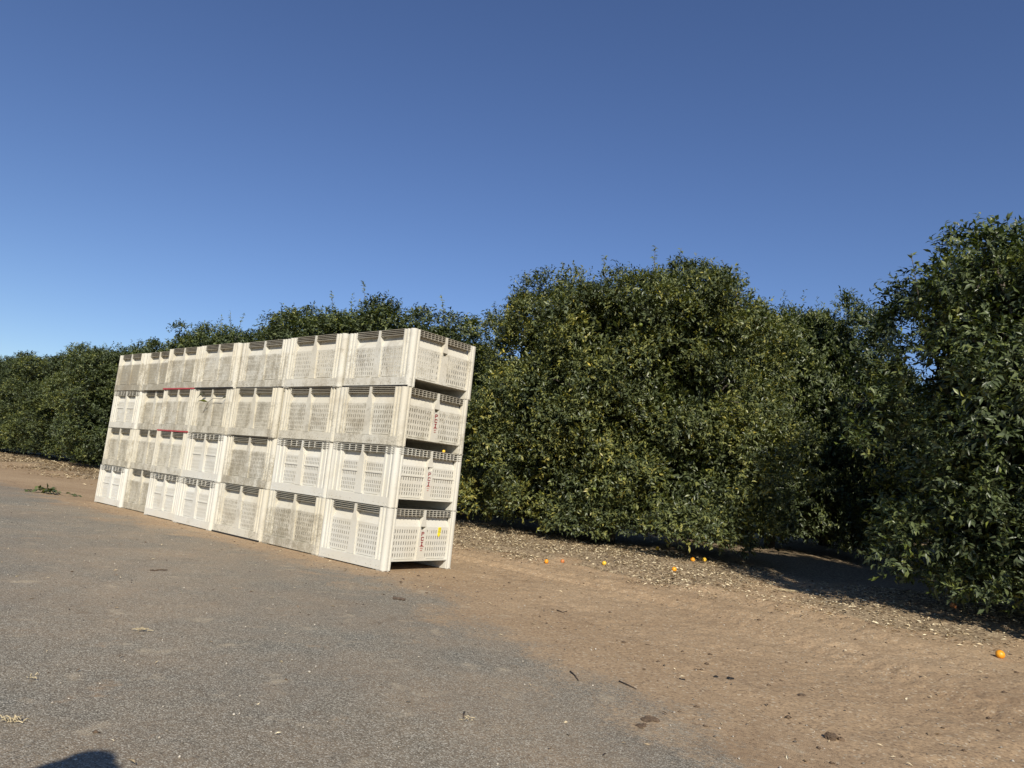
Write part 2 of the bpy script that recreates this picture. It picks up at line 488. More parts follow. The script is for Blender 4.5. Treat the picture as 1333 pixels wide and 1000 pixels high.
def build_bin(kind):
    """returns [(part name, mesh, is_panel)] for bin type 'ribbed' or 'tiered'"""
    parts = []
    tiered = kind == 'tiered'
    for side in ('front', 'back', 'right', 'left'):
        end = side in ('right', 'left')
        L = BD if end else BW
        post = 0.115 if end else (0.235 if tiered else 0.180)
        mid = L / 2
        top = BH
        rz = 0.094 if tiered else 0.088          # rim zone height
        rd = 0.076                               # rim depth
        zlow = 0.125
        zs = BH - 0.205
        pd = 0.024 if not tiered else 0.030
        hw_slot = 0.066 if not tiered else 0.058
        mp = MAPS[side]
        # --- panel with slots
        w_ = SideMB(mp)
        for b in (0, 1):
            a0, a1 = (post, mid) if b == 0 else (mid, L - post)
            s0, s1 = (a0 + 0.012, mid - hw_slot - 0.012) if b == 0 else (mid + hw_slot + 0.012, a1 - 0.012)
            w_.quad([(a0, rd, top - 0.004), (a0, rd, top - rz), (a1, rd, top - rz), (a1, rd, top - 0.004)])
            w_.quad([(a0, rd, top - rz), (a0, pd, zs), (a1, pd, zs), (a1, rd, top - rz)])
            h0, h1 = (a0, (mid - 0.046) if end else mid) if b == 0 else ((mid + 0.046) if end else mid, a1)
            nslot = (10 if end else 9)
            cols = spread(s0 + 0.008, s1 - 0.008, nslot, 0.0125)
            if not tiered:
                nr = 5 if end else 6
                ph = (zs - 0.008 - (zlow + 0.035)) / nr
                rows = [(zlow + 0.035 + i * ph, zlow + 0.035 + i * ph + ph * 0.60) for i in range(nr)]
                w_.holes(h0, h1, zlow, zs, pd, cols, rows, 0.005)
            else:
                zb = zlow + 0.03
                hh = zs - 0.008 - zb
                k = [(0.02, 0.12), (0.16, 0.26), (0.30, 0.40), (0.52, 0.63), (0.74, 0.83), (0.87, 0.97)]
                rows = [(zb + u * hh, zb + v * hh) for u, v in k]
                w_.holes(h0, h1, zlow, zs, pd, cols, rows, 0.005)
                zbar = zb + 0.68 * hh
                w_.bx(s0 - 0.004, s1 + 0.004, pd - 0.010, pd + 0.004, zbar - 0.008, zbar + 0.006)
                # raised window frame round each slotted field
                w_.bx(a0 + 0.0005, s0 - 0.002, pd - 0.014, pd + 0.003, zlow, zs + 0.02)
                if b == 0: w_.bx(s1 + 0.002, mid - hw_slot + 0.001, pd - 0.014, pd + 0.003, zlow, zs + 0.0)
                else: w_.bx(mid + hw_slot - 0.001, s0 - 0.0025, pd - 0.0142, pd + 0.003, zlow, zs + 0.0)
            # thin moulded ledge under the slots
            w_.bx(s0 + 0.03, s1 - 0.03, pd - 0.006, pd + 0.002, zlow + 0.012, zlow + 0.017)
        if end:
            w_.bx(post - 0.01, L - post + 0.01, 0.004, 0.05, 0.112, zlow + 0.001)
        else:
            w_.quad([(post - 0.03, 0.002, zlow - 0.005), (L - post + 0.03, 0.002, zlow - 0.005), (L - post + 0.03, pd, zlow + 0.0005), (post - 0.03, pd, zlow + 0.0005)])
            hc = [(c - 0.006, c + 0.006) for c in (0.09, 0.13, 0.22, 0.31, 0.48, 0.74, 0.91, 1.0, 1.09, 1.13)]
            w_.holes(0.055, L - 0.055, 0.014, zlow - 0.005, 0.002, hc, [(0.036, 0.052)], 0.02)
        parts.append(('end_wall' if end else 'side_wall', w_.mesh('bin_' + side, BIN), True))
        # --- rim: stacked flanges with upright ties
        r_ = SideMB(mp)
        nf = 4
        for b in (0, 1):
            a0, a1 = (post - 0.004, mid - 0.017) if b == 0 else (mid + 0.017, L - post + 0.004)
            if tiered: a0, a1 = (0.035, mid - 0.0165) if b == 0 else (mid + 0.0165, L - 0.035)
            for i in range(nf):
                zt = top - 0.001 - i * (rz - 0.020) / (nf - 1)
                r_.bx(a0, a1, -0.003 if tiered else 0.005, rd + 0.004, zt - 0.0048, zt)
            b0, b1 = (post, mid - 0.017) if b == 0 else (mid + 0.017, L - post)
            nt_ = 6 if end else (2 if tiered else 0)
            for i in range(nt_):
                c = b0 + (b1 - b0) * (i + 1) / (nt_ + 1)
                r_.bx(c - 0.004, c + 0.004, 0.001 if tiered else 0.008, rd + 0.002, top - rz + 0.004, top - 0.003)
        parts.append(('rim', r_.mesh('bin_rim_' + side, BIN), False))
        # --- centre rib, flaring downwards; ends carry a hand hole
        c_ = SideMB(mp)
        if tiered: prof = [(top - 0.0005, 0.017, 0.000), (top - rz, 0.018, 0.000), (top - 0.155, 0.040, 0.004), (zlow + 0.0, 0.060, 0.006)]
        else: prof = [(top - 0.0005, 0.018, 0.002), (top - rz, 0.020, 0.002), (top - 0.20, 0.050, 0.006), (zlow + 0.0, 0.064, 0.008)]
        if end:
            def at(z):
                for (z0, h0, d0), (z1, h1, d1) in zip(prof, prof[1:]):
                    if z1 <= z <= z0:
                        t = (z0 - z) / (z0 - z1); return (z, h0 + (h1 - h0) * t, d0 + (d1 - d0) * t)
            HZ = (top - 0.20, top - 0.242)
            cuts = sorted({*[p[0] for p in prof], *HZ}, reverse=True)
            prof2 = [at(z) if at(z) else prof[-1] for z in cuts]
        else:
            prof2 = prof
        for (z0, h0, d0), (z1, h1, d1) in zip(prof2, prof2[1:]):
            if end and abs(z0 - HZ[0]) < 1e-6:
                hh = 0.043
                for sg in (-1, 1):
                    pts = [(mid + sg * hh, d0, z0), (mid + sg * h0, d0, z0), (mid + sg * h1, d1, z1), (mid + sg * hh * 0.7, d1, z1)]
                    c_.quad(pts if sg > 0 else pts[::-1])
                e = 0.13
                A = [(mid - hh, d0, z0), (mid + hh, d0, z0), (mid + hh * 0.7, d1, z1), (mid - hh * 0.7, d1, z1)]
                B = [(p[0], e, p[2]) for p in A]
                for i in range(4):
                    j = (i + 1) % 4
                    c_.quad([A[i], A[j], B[j], B[i]])
            else:
                c_.quad([(mid - h0, d0, z0), (mid + h0, d0, z0), (mid + h1, d1, z1), (mid - h1, d1, z1)])
            for sg in (-1, 1):
                c_.quad([(mid + sg * h0, d0, z0), (mid + sg * h0, 0.078, z0), (mid + sg * h1, 0.078, z1), (mid + sg * h1, d1, z1)])
        z0, h0, d0 = prof2[0]
        c_.quad([(mid - h0, d0, z0), (mid + h0, d0, z0), (mid + h0, 0.078, z0), (mid - h0, 0.078, z0)])
        z0, h0, d0 = prof2[-1]
        c_.quad([(mid - h0, d0, z0), (mid + h0, d0, z0), (mid + h0, 0.078, z0), (mid - h0, 0.078, z0)])
        parts.append(('center_rib', c_.mesh('bin_rib_' + side, BIN), False))
    # --- corner posts: ribbed plan profile extruded
    R = 0.05
    if tiered: fr = [(0.232, 0.076), (0.228, 0.020), (0.205, 0.018), (0.200, 0.004), (0.182, 0.004), (0.176, 0.020), (0.120, 0.020), (0.114, 0.003), (0.096, 0.003), (0.090, 0.012), (0.07, 0.008)]
    else: fr = [(0.182, 0.076), (0.178, 0.006), (0.174, 0.0035), (0.160, 0.0035), (0.154, 0.021), (0.128, 0.023), (0.122, 0.0045), (0.106, 0.0045), (0.099, 0.021), (0.074, 0.019), (0.064, 0.004)]
    arc = [(R - R * math.sin(t), R - R * math.cos(t)) for t in [math.pi / 2 * k / 5 for k in range(6)]]
    en = [(0.003, 0.068), (0.012, 0.074), (0.012, 0.088), (0.003, 0.094), (0.003, 0.110), (0.010, 0.114), (0.050, 0.116)]
    loop = fr + arc + en + [(0.058, 0.058)]
    for cx in (0, 1):
        for cy in (0, 1):
            pm = MB()
            pts = [((BW - a) if cx else a, (BD - d) if cy else d) for a, d in loop]
            if cx != cy: pts = pts[::-1]
            n = len(pts)
            z0, z1 = 0.010, BH - (0.002 if not tiered else 0.012)
            pm.add([(x, y, z0) for x, y in pts] + [(x, y, z1) for x, y in pts],
                   [(i, (i + 1) % n, n + (i + 1) % n, n + i) for i in range(n)] + [tuple(range(n))[::-1], tuple(range(n, 2 * n))])
            # foot pad
            fx0, fx1 = (0.012, 0.13) if not cx else (BW - 0.13, BW - 0.012)
            fy0, fy1 = (0.010, 0.10) if not cy else (BD - 0.10, BD - 0.010)
            pm.box(fx0, fx1, fy0, fy1, 0.0, 0.012)
            parts.append(('corner_post', pm.mesh('bin_post', BIN), False))
    # --- floor with stiffening ribs below, and the two skids the forks pass between
    fm = MB()
    fm.box(0.05, BW - 0.05, 0.055, BD - 0.055, 0.122, 0.136)
    for k in range(13):
        y = 0.14 + k * 0.07
        fm.box(0.056, BW - 0.056, y, y + 0.008, 0.108, 0.1225)
    parts.append(('floor', fm.mesh('bin_floor', BIN), False))
    for cy in (0, 1):
        sm = MB()
        y0, y1 = (0.024, 0.112) if not cy else (BD - 0.112, BD - 0.024)
        sm.box(0.06, BW - 0.06, y0, y1, 0.006, 0.121)
        parts.append(('skid', sm.mesh('bin_skid', BIN), False))
    return parts
BIN_PARTS = {'ribbed': build_bin('ribbed'), 'tiered': build_bin('tiered')}

def letter_mesh():
    m = SideMB(MAPS['right'])
    c = BD / 2
    def st(u0, u1, v0, v1, zt, wd=0.044, ht=0.047):
        m.bx(c - wd / 2 + u0 * wd, c - wd / 2 + u1 * wd, 0.0035, 0.010, zt - v1 * ht, zt - v0 * ht)
    zt = BH - 0.262
    st(0, .26, 0, 1, zt); st(.26, .8, 0, .18, zt); st(.26, .8, .42, .60, zt); st(.76, 1, .08, .52, zt)            # P
    zt -= 0.060
    st(0, .26, .12, .88, zt); st(.12, .9, 0, .18, zt); st(.12, .9, .82, 1, zt); st(.76, 1, .10, .34, zt); st(.76, 1, .66, .90, zt)  # C
    zt -= 0.060
    st(.12, .88, 0, .18, zt); st(.12, .88, .82, 1, zt); st(.36, .64, .18, .82, zt)                                   # I
    return m.mesh('lettering', PRINT)
def small_print_mesh(seed):
    m = SideMB(MAPS['right'])
    rr = random.Random(seed)
    c = BD / 2
    z = BH - 0.262 - 0.168
    for wd in (0.062, 0.036, 0.030):
        a = c - wd / 2
        while a < c + wd / 2:
            lw = rr.uniform(0.003, 0.006)
            m.bx(a, a + lw, 0.0035, 0.0095, z - 0.012 + rr.uniform(0, 0.002), z - rr.uniform(0, 0.002))
            a += lw + rr.uniform(0.0015, 0.0035)
        z -= 0.024
    return m.mesh('small_print', PRINT2)
LET = letter_mesh()

# layout: columns counted from the near end, layers from the ground
S0 = [0.0, 1.283, 2.586, 3.905, 5.125, 6.300, 7.440]
SW = [1.272, 1.290, 1.306, 1.210, 1.155, 1.130, 1.195]
QOFF = [0.0, -0.01, -0.015, -0.03, -0.01, 0.11, 0.10]
TYPES = {1: 'RRRTTRT', 2: 'TTRTRRR', 3: 'RRRRRRT', 4: 'RRRRRRR'}
GRIME = {1: [0.12, 0.85, 0.55, 0.20, 0.20, 0.85, 0.25], 2: [0.22, 0.20, 0.85, 0.25, 0.6, 0.75, 0.75],
         3: [0.62, 0.62, 0.72, 0.8, 0.75, 0.8, 0.45], 4: [0.62, 0.58, 0.78, 0.78, 0.95, 1.05, 1.15]}
WHITE = {1: [0.55, 0.05, 0.3, 0.8, 0.9, 0.0, 1.0], 2: [0.6, 0.75, 0.25, 0.8, 0.2, 0.1, 0.0],
         3: [0.2, 0.15, 0.05, 0.05, 0.2, 0.15, 0.6], 4: [0.45, 0.3, 0.35, 0.4, 0.3, 0.35, 0.4]}
STRIP = {(3, 4): 'red', (4, 4): 'red', (4, 3): 'black', (4, 2): 'black', (4, 0): 'black', (1, 2): 'black'}
LAYN = {1: 'bottom', 2: 'second', 3: 'third', 4: 'top'}
COLN = ['nearest', 'second', 'third', 'fourth', 'fifth', 'sixth', 'farthest']
rb = random.Random(4)
BIN_RZ = AN - math.pi / 2
for lay in (1, 2, 3, 4):
    for c in range(7):
        s0, wd = S0[c], SW[c]
        js, jq = rb.uniform(-0.012, 0.012), rb.uniform(-0.022, 0.022)
        x, y = site(s0 + wd + js, QOFF[c] + jq)       # local x runs towards the near end
        kind = 'tiered' if TYPES[lay][c] == 'T' else 'ribbed'
        look = 'white bin with framed slot windows' if kind == 'tiered' else ('clean cream slotted bin' if GRIME[lay][c] < 0.3 else 'grimy cream slotted bin')
        extra = ''
        if c == 0 and lay < 4: extra = ', PCI on its end'
        if STRIP.get((lay, c - 0)) == 'red': extra = ', red strip below'
        colw = COLN[c] + (' stack' if c in (0, 6) else ' stack from near end')
        root = empty('harvest_bin', (x, y, (lay - 1) * BH), BIN_RZ + rb.uniform(-0.009, 0.009))
        root.scale = (wd / BW, 1, 1)
        tag(root, f'{look}, {LAYN[lay]} layer of {colw}{extra}', 'bin', 'harvest bins stacked four high beside the road')
        sd = rb.uniform(0, 60)
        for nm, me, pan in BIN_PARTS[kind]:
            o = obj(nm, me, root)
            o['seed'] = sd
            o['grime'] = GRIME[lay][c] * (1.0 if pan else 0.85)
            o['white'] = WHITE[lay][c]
            o['soil'] = (0.60 if nm == 'rim' else 0.0) * (1.0 if kind == 'ribbed' else 0.40)  # rims only: dirt plus painted-in shade, weaker on tiered bins
        if (lay, c) in STRIP:
            m = MB()
            if STRIP[(lay, c)] == 'red':
                m.box(0.02, BW - 0.02, -0.002, 0.03, 0.000, 0.024)
                obj('skid_strip', m.mesh('red_strip', RED), root)['label'] = 'faded red strip under the front edge'
            else:
                m.box(0.015, BW - 0.015, -0.001, 0.03, 0.000, 0.022)
                obj('skid_strip', m.mesh('black_strip', BLACK), root)
        if c == 0 and lay < 4:
            o = obj('lettering', LET, root); o['label'] = 'dark red letters P C I stacked down the end rib'
            obj('small_print', small_print_mesh(lay), root)
        if c == 0 and lay == 1:
            m = SideMB(MAPS['right'])
            rr = random.Random(3)
            m.bx(0.842, 0.890, 0.0185, 0.0235, BH - 0.262, BH - 0.205)
            m.bx(0.838, 0.884, 0.0190, 0.0235, BH - 0.306, BH - 0.268)
            m.bx(0.850, 0.868, 0.0195, 0.0235, BH - 0.322, BH - 0.304)
            st = obj('paper_tag', m.mesh('paper_tag', TAGY), root); st['label'] = 'torn bright yellow paper tag'
            m = SideMB(MAPS['right'])
            for k in range(4):
                zc = BH - 0.214 - k * 0.012
                for j in range(3):
                    a = 0.845 + j * 0.015 + rr.uniform(0, 0.004)
                    m.bx(a, a + rr.uniform(0.005, 0.010), 0.0170, 0.0190, zc - 0.004, zc)
            obj('tag_marks', m.mesh('tag_marks', INK), st)

# ------------------------------------------------------------------ foliage
def unit(v):
    return v / np.maximum(np.linalg.norm(v, axis=-1, keepdims=True), 1e-9)
def leaf_arrays(p, t, n, ln, wd, tone, tris):
    t = unit(t)
    b = unit(np.cross(t, n)); n = np.cross(b, t)
    ln = ln[:, None]; wd = wd[:, None]
    fold = wd * 0.22
    Lp = p + t * ln * 0.46 + b * wd * 0.5 + n * fold
    Rp = p + t * ln * 0.46 - b * wd * 0.5 + n * fold
    tip = p + t * ln - n * ln * 0.10
    N = len(p)
    if tris == 4:
        mid = p + t * ln * 0.5
        V = np.stack([p, Lp, tip, Rp, mid], 1).reshape(-1, 3)
        base = np.arange(N)[:, None] * 5
        F = np.concatenate([base + np.array(f) for f in ((0, 4, 1), (1, 4, 2), (2, 4, 3), (3, 4, 0))], 0)
        return V, F, np.repeat(tone, 5)
    V = np.stack([p, Lp, tip, Rp], 1).reshape(-1, 3)
    base = np.arange(N)[:, None] * 4
    F = np.concatenate([base + np.array(f) for f in ((0, 2, 1), (0, 3, 2))], 0)
    return V, F, np.repeat(tone, 4)

def crown(name, seed, rx, ry, H, nlobe, nshoot, tris, leaf, bias=None, sprouts=12, yellow=0.06, box=0.60, skirt_h=0.15):
    g = np.random.default_rng(seed)
    ph = g.uniform(0, TAU, 12)
    def rprof(z):                                     # relative radius of the hedge-like crown at height z
        u = np.clip((z - 0.12) / (H - 0.12), 0, 1)
        low = 0.70 + 0.30 * np.clip(u / 0.22, 0, 1) ** 0.7
        hi = np.clip(1 - np.clip((u - box) / (1 - box), 0, 1) ** 2.6, 0, 1) ** 0.5
        return low * hi
    def lump(th, z):
        return 1 + 0.05 * np.sin(2 * th + ph[0] + 0.5 * z) + 0.06 * np.sin(3 * th + ph[1] - z * 0.9) + 0.06 * np.sin(7 * th + ph[2] + 1.6 * z) * np.sin(1.9 * z + ph[5]) + 0.06 * np.sin(11 * th + ph[3] - 2.3 * z) * np.sin(3.1 * z + ph[6]) + 0.035 * np.sin(3.7 * z + ph[4])
    def surf(th, z, k=1.0):
        r = rprof(z) * lump(th, z) * k
        return np.stack([rx * r * np.cos(th), ry * r * np.sin(th), z], -1)
    # lobes over the shell, denser by area
    n0 = nlobe * 6
    th = g.uniform(0, TAU, n0)
    u = g.uniform(0, 1, n0)
    z = np.where(g.uniform(0, 1, n0) < 0.30, H * (0.80 + 0.20 * np.sqrt(u)), 0.30 + u * (H * 0.86))
    z = np.where(g.uniform(0, 1, n0) < 0.07, g.uniform(0.20, 0.75, n0), z)
    c = surf(th, z, 0.70 + 0.26 * g.uniform(0, 1, n0) ** 0.6)
    c[:, 2] += np.where(z > H * 0.8, g.normal(0, 0.10, n0), 0)
    e = 0.02
    out = unit(np.stack([np.cos(th) * ry, np.sin(th) * rx, np.zeros(n0)], -1) * rprof(z)[:, None] ** 0.7 + np.array([0, 0, 1.0]) * (np.clip((z / H - 0.5) / 0.5, 0, 1) ** 2 * 2.2 * rx)[:, None])
    # limb masses: foliage bulges round about forty centres with creases between
    nc = 46
    tc = g.uniform(0, TAU, nc); zc = 0.4 + g.uniform(0, 1, nc) * (H - 0.5)
    cc = surf(tc, zc, 0.92)
    dm = np.min(np.linalg.norm(c[:, None, :] - cc[None], axis=2), axis=1)
    c = c + out * (0.26 * (1 - np.clip(dm / 0.85, 0, 1.5) ** 2))[:, None]
    keep = np.ones(n0, bool)
    if bias is not None:
        f = out[:, 0] * bias[0] + out[:, 1] * bias[1]
        keep = g.uniform(0, 1, n0) < np.clip(0.62 + 0.75 * f, 0.30, 1.0)
    idx = np.nonzero(keep)[0][:nlobe]
    c, out = c[idx], out[idx]
    lr = g.uniform(0.18, 0.46, len(idx))
    ltone = np.clip(g.normal(0, 0.13, len(idx)), -0.26, 0.28)
    lyel = (g.uniform(0, 1, len(idx)) < yellow)
    # shoots
    m = len(idx) * nshoot
    li = np.repeat(np.arange(len(idx)), nshoot)
    uu = unit(g.normal(0, 1, (m, 3)) * 0.75 + out[li] * 0.85 + np.array([0, 0, 0.22]))
    sp = c[li] + uu * (lr[li] * g.uniform(0.70, 1.06, m))[:, None]
    sd = unit(uu * 0.75 + np.array([0, 0, 0.30]) + g.normal(0, 0.42, (m, 3)))
    sl = g.uniform(0.10, 0.26, m)
    st = 0.42 + ltone[li] + g.normal(0, 0.09, m) + np.where(lyel[li], 0.17, 0) + np.where(g.uniform(0, 1, m) < 0.035, 0.33, 0)
    nl = 7
    k = np.tile(np.arange(nl), m)
    si = np.repeat(np.arange(m), nl)
    P = sp[si] + sd[si] * (sl[si] * (k + 0.5) / nl)[:, None]
    D = sd[si]
    # long water sprouts standing above the top
    if sprouts:
        a = g.uniform(0, TAU, sprouts)
        zz = H * g.uniform(0.86, 0.97, sprouts)
        b0 = surf(a, zz, g.uniform(0.2, 0.95, sprouts))
        b0[:, 2] = np.minimum(b0[:, 2] + 0.1, H * 1.0)
        dd = unit(np.stack([g.normal(0, 0.22, sprouts), g.normal(0, 0.22, sprouts), np.ones(sprouts)], -1))
        sl2 = 0.16 + 0.6 * g.uniform(0, 1, sprouts) ** 2.5
        nn = 20
        k2 = np.tile(np.arange(nn), sprouts); s2 = np.repeat(np.arange(sprouts), nn)
        P = np.concatenate([P, b0[s2] + dd[s2] * (sl2[s2] * k2 / nn)[:, None] + g.normal(0, 0.012, (len(s2), 3))])
        D = np.concatenate([D, dd[s2]])
        k = np.concatenate([k, k2])
        tone = np.concatenate([st[si], 0.55 + g.normal(0, 0.08, len(s2))])
    else:
        tone = st[si]
    # inner foliage that closes the crown
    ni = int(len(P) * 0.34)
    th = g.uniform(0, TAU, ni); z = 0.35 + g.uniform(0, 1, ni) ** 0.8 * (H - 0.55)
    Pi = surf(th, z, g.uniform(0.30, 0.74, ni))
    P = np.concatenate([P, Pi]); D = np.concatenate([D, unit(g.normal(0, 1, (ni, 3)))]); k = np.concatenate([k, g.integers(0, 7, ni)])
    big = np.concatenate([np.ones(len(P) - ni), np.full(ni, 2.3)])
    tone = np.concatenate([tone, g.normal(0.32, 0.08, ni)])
    N = len(P)
    e1 = unit(np.cross(D, unit(g.normal(0, 1, (N, 3))))); e2 = np.cross(D, e1)
    phi = k * 2.4 + g.uniform(-0.5, 0.5, N)
    al = g.uniform(0.45, 1.25, N)
    rdv = e1 * np.cos(phi)[:, None] + e2 * np.sin(phi)[:, None]
    T = unit(D * np.cos(al)[:, None] + rdv * np.sin(al)[:, None] + np.array([0, 0, -0.22]) + g.normal(0, 0.12, (N, 3)))
    Nn = unit(D * 0.65 - rdv * 0.25 + np.array([0, 0, 0.55]) + g.normal(0, 0.30, (N, 3)))
    ln = leaf * g.uniform(0.72, 1.36, N) * big
    wd = ln * g.uniform(0.31, 0.44, N)
    tone = np.clip(tone + g.normal(0, 0.15, N), 0.02, 1)
    tha = np.arctan2(P[:, 1] / ry, P[:, 0] / rx)
    skirt = 0.15 + skirt_h * np.clip(0.5 + 0.5 * np.sin(5 * tha + ph[7]) + 0.45 * np.sin(13 * tha + ph[8]) + 0.35 * np.sin(29 * tha + ph[9]), 0, 2)
    ok = P[:, 2] > skirt
    P, T, Nn, ln, wd, tone = P[ok], T[ok], Nn[ok], ln[ok], wd[ok], tone[ok]
    inn = np.arange(N)[ok] >= N - ni
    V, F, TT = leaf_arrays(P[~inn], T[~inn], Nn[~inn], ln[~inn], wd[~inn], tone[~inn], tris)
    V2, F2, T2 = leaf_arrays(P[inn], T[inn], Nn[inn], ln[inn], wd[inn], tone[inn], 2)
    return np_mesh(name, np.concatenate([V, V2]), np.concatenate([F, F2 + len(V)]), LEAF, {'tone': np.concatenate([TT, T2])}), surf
def trunk_mesh(seed, rx, ry, H):
    g = random.Random(seed)
    m = MB()
    m.tube([(0, 0, -0.15), (0.0, 0.0, 0.05), (0.02, 0.01, 0.35), (0.03, 0.0, 0.7)], [0.19, 0.155, 0.13, 0.14], 12)
    for i in range(7):
        a = TAU * i / 7 + g.uniform(-0.3, 0.3)
        ex, ey = math.cos(a) * rx * g.uniform(0.5, 0.72), math.sin(a) * ry * g.uniform(0.5, 0.72)
        ez = H * g.uniform(0.45, 0.85)
        pts = [(0.02, 0, 0.55), (ex * 0.25, ey * 0.25, 0.55 + (ez - 0.55) * 0.32), (ex * 0.6, ey * 0.6, 0.55 + (ez - 0.55) * 0.7), (ex, ey, ez)]
        m.tube(pts, [0.085, 0.065, 0.042, 0.02], 8)
        for j in range(7):
            t = g.uniform(0.3, 1.0)
            k = min(2, int(t * 3)); f = t * 3 - k
            p = Vector(pts[k]).lerp(Vector(pts[k + 1]), f)
            d = Vector((math.cos(a + g.uniform(-1, 1)) * rx * 0.3, math.sin(a + g.uniform(-1, 1)) * ry * 0.3, g.uniform(-0.5, 0.8)))
            m.tube([p, p + d * 0.5 + Vector((0, 0, 0.05)), p + d], [0.026, 0.018, 0.008], 6)
    return m.mesh('trunk', BARK, True)

fr_dir = unit(np.array([0.0, -1.0]))
def local_dir(rz):                 # towards the camera in a crown rotated by rz
    return (math.cos(-rz) * fr_dir[0] - math.sin(-rz) * fr_dir[1], math.sin(-rz) * fr_dir[0] + math.cos(-rz) * fr_dir[1])
TREE_RZ = AN - math.pi / 2         # local x along -s, local y along +q
HERO, surf_h = crown('hero_crown', 303, 3.3, 2.5, 5.08, 560, 44, 4, 0.073, local_dir(TREE_RZ), 90, 0.14, 0.78)
RIGHT, surf_r = crown('right_crown', 335, 2.28, 2.3, 4.42, 330, 44, 4, 0.080, local_dir(TREE_RZ), 50, 0.03, 0.72)
GEN = [crown('row_crown', 21 + i, 3.0, 2.8, 5.2, 440, 36, 2, 0.085, None, 90, 0.06, 0.78)[0] for i in range(3)]
TRK = [trunk_mesh(40 + i, 3.0, 2.7, 5.2) for i in range(3)]
TREE_GROUP = 'orange trees of the orchard rows'
def tree(s, q, crown_me, trunk_me, label, sc=(1, 1, 1), rz=0.0, tint=0.0):
    x, y = site(s, q)
    r = empty('orange_tree', (x, y, float(ground_h(np.array(x), np.array(y)))), TREE_RZ + rz)
    tag(r, label, 'tree', TREE_GROUP)
    r.scale = sc
    obj('trunk', trunk_me, r)
    c = obj('crown', crown_me, r)
    c['tint'] = tint
    return r
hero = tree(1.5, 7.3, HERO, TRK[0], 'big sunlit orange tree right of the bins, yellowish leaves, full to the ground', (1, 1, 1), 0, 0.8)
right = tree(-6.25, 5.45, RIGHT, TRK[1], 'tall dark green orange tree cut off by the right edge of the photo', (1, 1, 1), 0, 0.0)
ORD = ['first', 'second', 'third', 'fourth', 'fifth', 'sixth', 'seventh', 'eighth']
rt_ = random.Random(9)
k = 0
for i, q in enumerate((13.5, 19.4, 25.2, 31.0, 37.0, 43.4)):
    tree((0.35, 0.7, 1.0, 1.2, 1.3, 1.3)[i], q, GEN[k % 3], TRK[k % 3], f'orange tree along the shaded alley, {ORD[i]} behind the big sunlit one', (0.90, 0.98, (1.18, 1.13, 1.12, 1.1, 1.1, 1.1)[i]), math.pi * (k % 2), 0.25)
    k += 1
for i, q in enumerate((11.2, 17.0, 23.0)):
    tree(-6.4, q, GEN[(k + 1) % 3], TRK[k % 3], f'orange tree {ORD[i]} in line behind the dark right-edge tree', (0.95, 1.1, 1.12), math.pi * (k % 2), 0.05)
    k += 1
front_rows = [9.0, 16.0, 23.0, 30.0, 37.0, 44.0, 51.0, 58.0, 65.0]
wherep = ['behind the near half of the bins', 'behind the far half of the bins, tall shoots on top', 'just past the far end of the bins', 'at the left, second past the bins', 'at the left, third past the bins', 'at the left edge, fourth past the bins', 'far left, fifth past the bins', 'far left, sixth past the bins', 'far left, seventh past the bins']
FRONT = []
for i, s in enumerate(front_rows):
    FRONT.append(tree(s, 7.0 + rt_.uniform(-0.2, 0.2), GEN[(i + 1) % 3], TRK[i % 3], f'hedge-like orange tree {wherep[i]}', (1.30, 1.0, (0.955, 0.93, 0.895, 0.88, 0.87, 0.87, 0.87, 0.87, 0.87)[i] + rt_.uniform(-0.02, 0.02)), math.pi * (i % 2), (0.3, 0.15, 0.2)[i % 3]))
for i, s in enumerate((8.4, 15.5, 22.5, 29.5)):
    tree(s, 13.0, GEN[i % 3], TRK[i % 3], f'orange tree in the second line, behind the hedge {["next to the big sunlit tree", "over the middle of the bins", "over the far end of the bins", "past the far end of the bins"][i]}', (1.2, 1.05, 0.94), math.pi * (i % 2), 0.2)

# long shoots that stand clear of the crowns against the sky
def shoot(root, sq_at, top_px, dist_y, length, seed, lean=0.2):
    length += 0.45
    g2 = np.random.default_rng(seed)
    d = fw + rt * ((top_px[0] - 666.5) / 922.1) + up * ((500 - top_px[1]) / 922.1)
    tip = Vector((0, 0, CAM_H)) + d * (dist_y / d.y)
    lnv = Vector((g2.normal(0, lean), g2.normal(0, lean), -1)).normalized() * length
    base = tip + lnv
    n = int(length * 46)
    t = g2.uniform(0, 1, n) ** 0.85
    P = np.array(base)[None] + (np.array(tip) - np.array(base))[None] * t[:, None] + g2.normal(0, 0.02, (n, 3)) * (1.3 - t)[:, None]
    T = unit(g2.normal(0, 1, (n, 3)) * np.array([1, 1, 0.5]) + np.array([0, 0, 0.35]))
    ln = 0.085 * g2.uniform(0.7, 1.2, n)
    V, F, TT = leaf_arrays(P, T, unit(np.array([0, -0.5, 0.8]) + g2.normal(0, 0.4, (n, 3))), ln, ln * 0.45, np.clip(g2.normal(0.62, 0.10, n), 0, 1), 4)
    m = MB()
    m.tube([base, base.lerp(tip, 0.5), tip], [0.008, 0.006, 0.003], 5)
    inv = root_matrix(root).inverted()
    me = np_mesh('shoot_leaves', V, F, LEAF, {'tone': TT}); me.transform(inv)
    st = m.mesh('shoot_stem', BARK); st.transform(inv)
    a = obj('water_shoot', st, root)
    b = obj('shoot_leaves', me, a); b['tint'] = 0.2
def root_matrix(r):
    return Matrix.LocRotScale(r.location, r.rotation_euler, r.scale)
for i, (px_, dy, L_) in enumerate((((733, 341), 15.0, 0.75), ((786, 332), 14.3, 0.7), ((853, 320), 13.6, 0.6), ((887, 323), 13.2, 0.7), ((690, 352), 15.5, 0.6), ((940, 338), 12.8, 0.5))):
    shoot(hero, None, px_, dy, L_, 300 + i)
